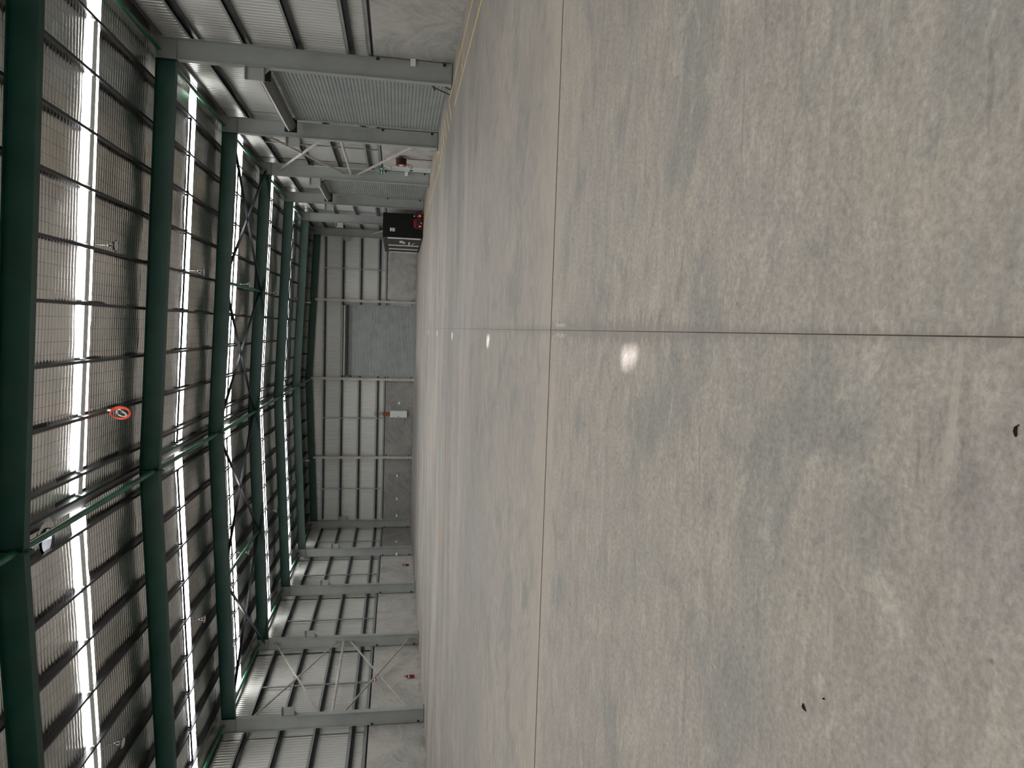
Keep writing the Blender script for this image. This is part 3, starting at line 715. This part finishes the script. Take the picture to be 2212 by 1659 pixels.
for i in range(4):
    x = -7.74-.08*i
    m = MB(); m.path([(x, YB-.06, 2.7), (x, YB-.03, 3.1), (x+.02, YB-.02, 3.4+.04*i)], .013, 6); m.build('cable', M['grout'], th)
pts = [(-7.74+.16*(1-math.cos(a))*-1, YB-.03, 3.36+.14*math.sin(a)) for a in np.linspace(0, math.pi, 9)]
m = MB(); m.path(pts, .012, 6); m.build('cable_loop', M['grout'], th)

def outlet(loc, n, label, twin=True, pipes=1, top=2.55):
    """n: unit normal into the room"""
    x, y, z = loc; n = Vector(n); a = Vector((0, 0, 1)).cross(n)
    th = thing('power_outlet', loc, label, 'outlet', 'wall outlets')
    def bx(u0, u1, d0, d1, z0, z1, nm, mat, par):
        p = Vector(loc)+a*u0+n*d0; q = Vector(loc)+a*u1+n*d1
        return B(*sorted((p.x, q.x)), *sorted((p.y, q.y)), z+z0, z+z1).build(nm, mat, par)
    f_ = bx(-.11, .11, .001, .07, -.08, .08, 'box', M['white'], th)
    bx(-.07, -.03, .07, .08, -.02, .03, 'switch', M['paleg'], f_); bx(.03, .07, .07, .08, -.02, .03, 'switch', M['paleg'], f_)
    if twin: bx(.16, .32, .001, .06, -.09, .07, 'socket', M['doorgrey'], th)
    for i in range(pipes):
        p = Vector(loc)+a*(.02+.22*i)+n*.03
        m = MB(); m.tube((p.x, p.y, z+.08), (p.x, p.y, top), .014, 6); m.build('pipe', M['doorgrey'], th)
outlet((-6.86, YB, 1.29), (0, -1, 0), 'single white outlet on far wall right of switchboard', False, 1)
outlet((-13.6, YB, 1.32), (0, -1, 0), 'white twin outlet on far wall next to leftmost wall post', True, 2)
outlet((-15.76, YB, 1.31), (0, -1, 0), 'white twin outlet on far wall, middle of three at left', True, 2)
outlet((-17.35, YB, 1.29), (0, -1, 0), 'white twin outlet on far wall next to far left corner', True, 2)
outlet((XW_L, 58.6, 1.30), (1, 0, 0), 'white outlet on last bay of left wall', False, 1)
outlet((XW_L, 55.4, 1.28), (1, 0, 0), 'white outlet on left wall just beyond a column', False, 0)
outlet((8.50, GY(1)-.002, 1.28), (0, -1, 0), 'small white outlet on nearest right wall column', False, 1, 5.5)
outlet((8.47, GY(3)-.002, 1.28), (0, -1, 0), 'small white outlet on column by exit door', False, 0)
outlet((-18.3, GY(5)-.002, 1.28), (0, -1, 0), 'white outlet on near face of third left column past braced bay', False, 0)

# ------------------------------------------------------------------ black cabinet, red machines
cx0, cx1, cy0, cy1, ct = 6.10, 7.72, 47.6, 56.9, 2.69
th = thing('storage_cabinet', ((cx0+cx1)/2, (cy0+cy1)/2, 0), 'tall black cabinet with pale vertical strips along right wall', 'cabinet')
B(cx0+.04, cx1, cy0, cy1, .04, ct).build('body', M['blackbox'], th)
B(cx0+.08, cx1-.05, cy0+.05, cy1-.05, 0, .04).build('plinth', M['black'], th)
st = [47.66, 51.75, 54.15, 56.35, 56.9]
for i in range(4):
    a, c = st[i], st[i+1]
    p = B(cx0+.005, cx0+.04, a+.02, c-.02, .10, ct-.02).build('door_panel', M['charcoal'], th)
    s_ = B(cx0-.03, cx0+.005, a+.04, a+.46, .14, 2.36).build('pale_strip', M['strip'], th)
    for z in (1.18, 1.36): B(cx0-.034, cx0-.03, a+.30, a+.46, z-.03, z+.03).build('notch', M['black'], s_)
p = None
B(cx0-.004, cx0+.005, 49.4, 50.6, 1.30, 1.56).build('printed_block', M['strip'], th)
B(cx0-.004, cx0+.005, 50.0, 50.9, 1.16, 1.36).build('printed_block', M['strip'], th)
B(cx0-.004, cx0+.005, 49.9, 51.7, .82, .93).build('printed_mark', M['strip'], th)
m = MB(); m.path([(cx0-.002, 50.9, .72), (cx0-.002, 51.3, .66), (cx0-.002, 50.7, .56), (cx0-.002, 50.2, .50)], .02, 4); m.build('printed_scrawl', M['strip'], th)
tg = B(6.50, 6.72, cy0-.003, cy0, 1.89, 2.21).build('sticker', M['white'], th)
for x in (6.555, 6.665):
    m = MB(); m.prism([(x-.018, 1.98), (x+.018, 1.98), (x+.018, 2.08), (x+.04, 2.08), (x, 2.17), (x-.04, 2.08), (x-.018, 2.08)], 1, cy0-.005, cy0-.003); m.build('arrow_mark', M['black'], tg)
B(6.53, 6.69, cy0-.005, cy0-.003, 1.92, 1.945).build('arrow_base', M['black'], tg)

# red canister vacuum
vx, vy = 7.48, 46.9
th = thing('canister_vacuum', (vx, vy, 0), 'upright red canister vacuum with silver cap before black cabinet', 'vacuum cleaner')
m = MB(); m.lathe([(0, .10), (.15, .10), (.17, .14), (.17, .40), (.15, .43), (0, .43)], (vx, vy, 0), 2, 18); b_ = m.build('canister', M['red'], th, True)
B(vx-.05, vx+.05, vy-.178, vy-.165, .20, .33).build('badge', M['strip'], b_)
m = MB(); m.lathe([(0, .43), (.175, .43), (.165, .53), (.09, .60), (0, .61)], (vx, vy, 0), 2, 18); m.build('motor_head', M['black'], th, True)
m = MB(); m.lathe([(0, .60), (.06, .60), (.05, .66), (0, .67)], (vx, vy, 0), 2, 12); m.build('cap', M['chrome'], th, True)
for a in (45, 135, 225, 315):
    p = (vx+.15*math.cos(math.radians(a)), vy+.15*math.sin(math.radians(a)))
    m = MB(); m.lathe([(0, -.035), (.035, -.03), (.045, 0), (.035, .03), (0, .035)], (p[0], p[1], .045), 1, 10); m.build('castor', M['black'], th)
m = MB(); m.lathe([(.08, .06), (.17, .06), (.17, .10), (.08, .10), (.08, .06)], (vx, vy, 0), 2, 18); m.build('base_ring', M['black'], th)
m = MB(); m.path([(vx+.12, vy-.1, .5), (vx+.25, vy-.14, .45), (vx+.30, vy-.12, .25), (vx+.26, vy-.1, .05), (vx+.1, vy-.2, .03)], .022, 8); m.build('hose', M['black'], th, True)
# red engine machine
ex, ey = 6.98, 46.85
th = thing('portable_generator', (ex, ey, 0), 'low red and black portable generator before black cabinet', 'generator')
for s_ in (-1, 1):
    yy = ey+s_*.22
    pts = [(ex-.30, yy, .10), (ex-.33, yy, .18), (ex-.27, yy, .52), (ex-.20, yy, .62), (ex+.20, yy, .66), (ex+.27, yy, .58), (ex+.30, yy, .18), (ex+.27, yy, .10)]
    m = MB(); m.path(pts, .018, 8, True); m.build('side_frame', M['red'], th, True)
for x, z in ((ex-.27, .52), (ex+.27, .58), (ex-.3, .12), (ex+.28, .12)):
    m = MB(); m.tube((x, ey-.22, z), (x, ey+.22, z), .016, 8); m.build('cross_rail', M['red'], th)
m = MB(); m.prism([(ex-.2, .46), (ex+.22, .46), (ex+.22, .58), (ex+.15, .63), (ex-.12, .61), (ex-.2, .55)], 1, ey-.19, ey+.19); tk = m.build('fuel_tank', M['red'], th)
m = MB(); m.lathe([(0, .62), (.04, .62), (.04, .66), (0, .66)], (ex, ey, 0), 2, 12); m.build('filler_cap', M['chrome'], tk)
B(ex-.22, ex+.05, ey-.17, ey+.17, .12, .44).build('engine_block', M['black'], th)
m = MB(); m.lathe([(0, -.2), (.15, -.2), (.15, .14), (0, .14)], (ex+.12, ey, .27), 1, 18); m.build('alternator', M['charcoal'], th)
for i in range(4): B(ex-.20, ex+.0, ey-.185, ey-.17, .18+.06*i, .205+.06*i).build('cooling_fin', M['red'], th)
B(ex-.26, ex-.16, ey-.24, ey-.23, .20, .30).build('maker_plate', M['white'], th)
B(ex-.02, ex+.06, ey-.215, ey-.205, .13, .20).build('warning_label', M['strip'], th)
for s_ in (-1, 1):
    m = MB(); m.lathe([(0, -.03), (.09, -.03), (.10, 0), (.09, .03), (0, .03)], (ex+.2, ey+s_*.26, .10), 1, 16); m.build('wheel', M['black'], th)
    B(ex-.27, ex-.22, ey+s_*.2-.03, ey+s_*.2+.03, 0, .11).build('foot', M['black'], th)

# ------------------------------------------------------------------ high-bay lamps
def highbay(x, y, label):
    zt = zp(x); z = 8.72
    th = thing('high_bay_lamp', (x, y, z), label, 'lamp', 'unlit high bay lamps')
    m = MB(); m.tube((x, y, z+.19), (x, y, zt+.01), .007, 6); m.build('suspension_rod', M['chrome'], th)
    m = MB(); m.path([(x, y, z+.15), (x-.02, y, z+.18), (x, y, z+.21), (x+.02, y, z+.18)], .008, 5, True); m.build('hook', M['chrome'], th)
    m = MB(); m.lathe([(0, .15), (.045, .15), (.05, .09), (.06, .08), (0, .08)], (x, y, z), 2, 16); m.build('driver', M['black'], th, True)
    m = MB(); m.lathe([(.05, .09), (.07, .05), (.12, .022), (.145, .012), (.145, -.012), (.135, -.012), (.06, .03)], (x, y, z), 2, 20); m.build('heat_sink', M['black'], th, True)
    for i in range(8):
        a = 2*math.pi*i/8; u = Vector((math.cos(a), math.sin(a), 0))
        m = MB(); m.bar(Vector((x, y, z+.075))+u*.05, Vector((x, y, z+.03))+u*.115, .03, .006); m.build('fin', M['black'], th)
    m = MB(); m.lathe([(0, -.016), (.128, -.016), (.132, -.008), (0, -.008)], (x, y, z), 2, 20); m.build('lens', M['lens'], th)
    m = MB(); m.lathe([(.132, -.014), (.15, -.010), (.15, .010), (.132, .0)], (x, y, z), 2, 20, False); m.build('trim_ring', M['black'], th, True)
    m = MB(); m.path([(x+.01, y-.45, zt+.02), (x+.02, y-.25, zt-.18), (x+.01, y-.05, z+.26), (x, y, z+.16)], .006, 5); m.build('flex_cable', M['galv'], th)
for k in range(6):
    highbay(1.84, GY(k)+4.1, 'unlit bell-shaped high bay lamp over right half, %s from camera' % ORD[k])
    highbay(-11.45, GY(k)+4.2, 'unlit bell-shaped high bay lamp over left half, %s from camera' % ORD[k])

# ------------------------------------------------------------------ orange cord coiled on a purlin
qx, qy, qz = -2.60, 20.3, 9.10
th = thing('cord_coil', (qx, qy, qz+.3), 'orange extension cord coiled up and hung from roof purlin', 'cord')
for i in range(9):
    ra, rb = .15+.018*random.uniform(-1, 1.6), .255+.02*random.uniform(-1, 1)
    ox, oy, oz, ph = random.uniform(-.018, .018), random.uniform(-.03, .03), random.uniform(-.02, .02), random.uniform(-.15, .15)
    pts = []
    for j in range(26):
        a = 2*math.pi*j/26
        pts.append((qx+ox+ra*math.cos(a)*math.cos(ph)+rb*math.sin(a)*math.sin(ph)*.3, qy+oy+.02*math.sin(3*a+i), qz+oz+rb*math.sin(a)))
    m = MB(); m.path(pts, .0095, 6, True); m.build('cord_loop', M['orange'], th, True)
for i in range(3):
    pts = [(qx+.10*math.cos(a+i), qy, qz-.02*i+.12*math.sin(a*1.3+i)) for a in np.linspace(0, 4, 12)]
    m = MB(); m.path(pts, .006, 5); m.build('inner_strand', M['lens'], th)
B(qx+.05, qx+.10, qy-.04, qy+.02, qz+.23, qz+.33).build('plug', M['white'], th)
m = MB(); m.path([(qx+.06, qy, qz+.25), (qx+.05, qy, qz+.33), (qx+.06, qy, zp(qx)+.01)], .008, 5); m.build('tie', M['orange'], th)

# ------------------------------------------------------------------ scraps on the floor
def scrap(pts, wd, label, mat='black'):
    P = [Vector((x, y, 0)) for x, y in pts]; n = len(P); m = MB()
    for i, p in enumerate(P):
        d = (P[min(i+1, n-1)]-P[max(i-1, 0)]).normalized(); u = Vector((-d.y, d.x, 0))*wd*(1-.55*abs(2*i/(n-1)-1)**2)
        h = .002+.008*math.sin(math.pi*i/(n-1))
        for q, z in ((p+u, .001), (p, h+.002), (p-u, .001)): m.v.append((q.x, q.y, z))
    m.f = [(3*i+j, 3*i+j+1, 3*i+j+4, 3*i+j+3) for i in range(n-1) for j in range(2)] + [(3*i, 3*i+3, 3*i+5, 3*i+2) for i in range(n-1)]
    o = m.build('plastic_scrap', M[mat], loc=(P[0].x, P[0].y, 0)); tag(o, label, 'debris', 'scraps on the floor')
scrap([(-1.4310, 2.3730), (-1.4390, 2.3670), (-1.4460, 2.3600), (-1.4520, 2.3500)], .0042, 'small black curved scrap on floor at lower left')
scrap([(-1.3400, 2.2500), (-1.3420, 2.2470), (-1.3450, 2.2440)], .003, 'tiny black speck of debris beside the curved black scrap')
scrap([(-0.1990, 1.5380), (-0.2060, 1.5450), (-0.2180, 1.5450), (-0.2280, 1.5430), (-0.2330, 1.5450)], .0026, 'small brown curled twig on floor nearest the camera', 'twig')
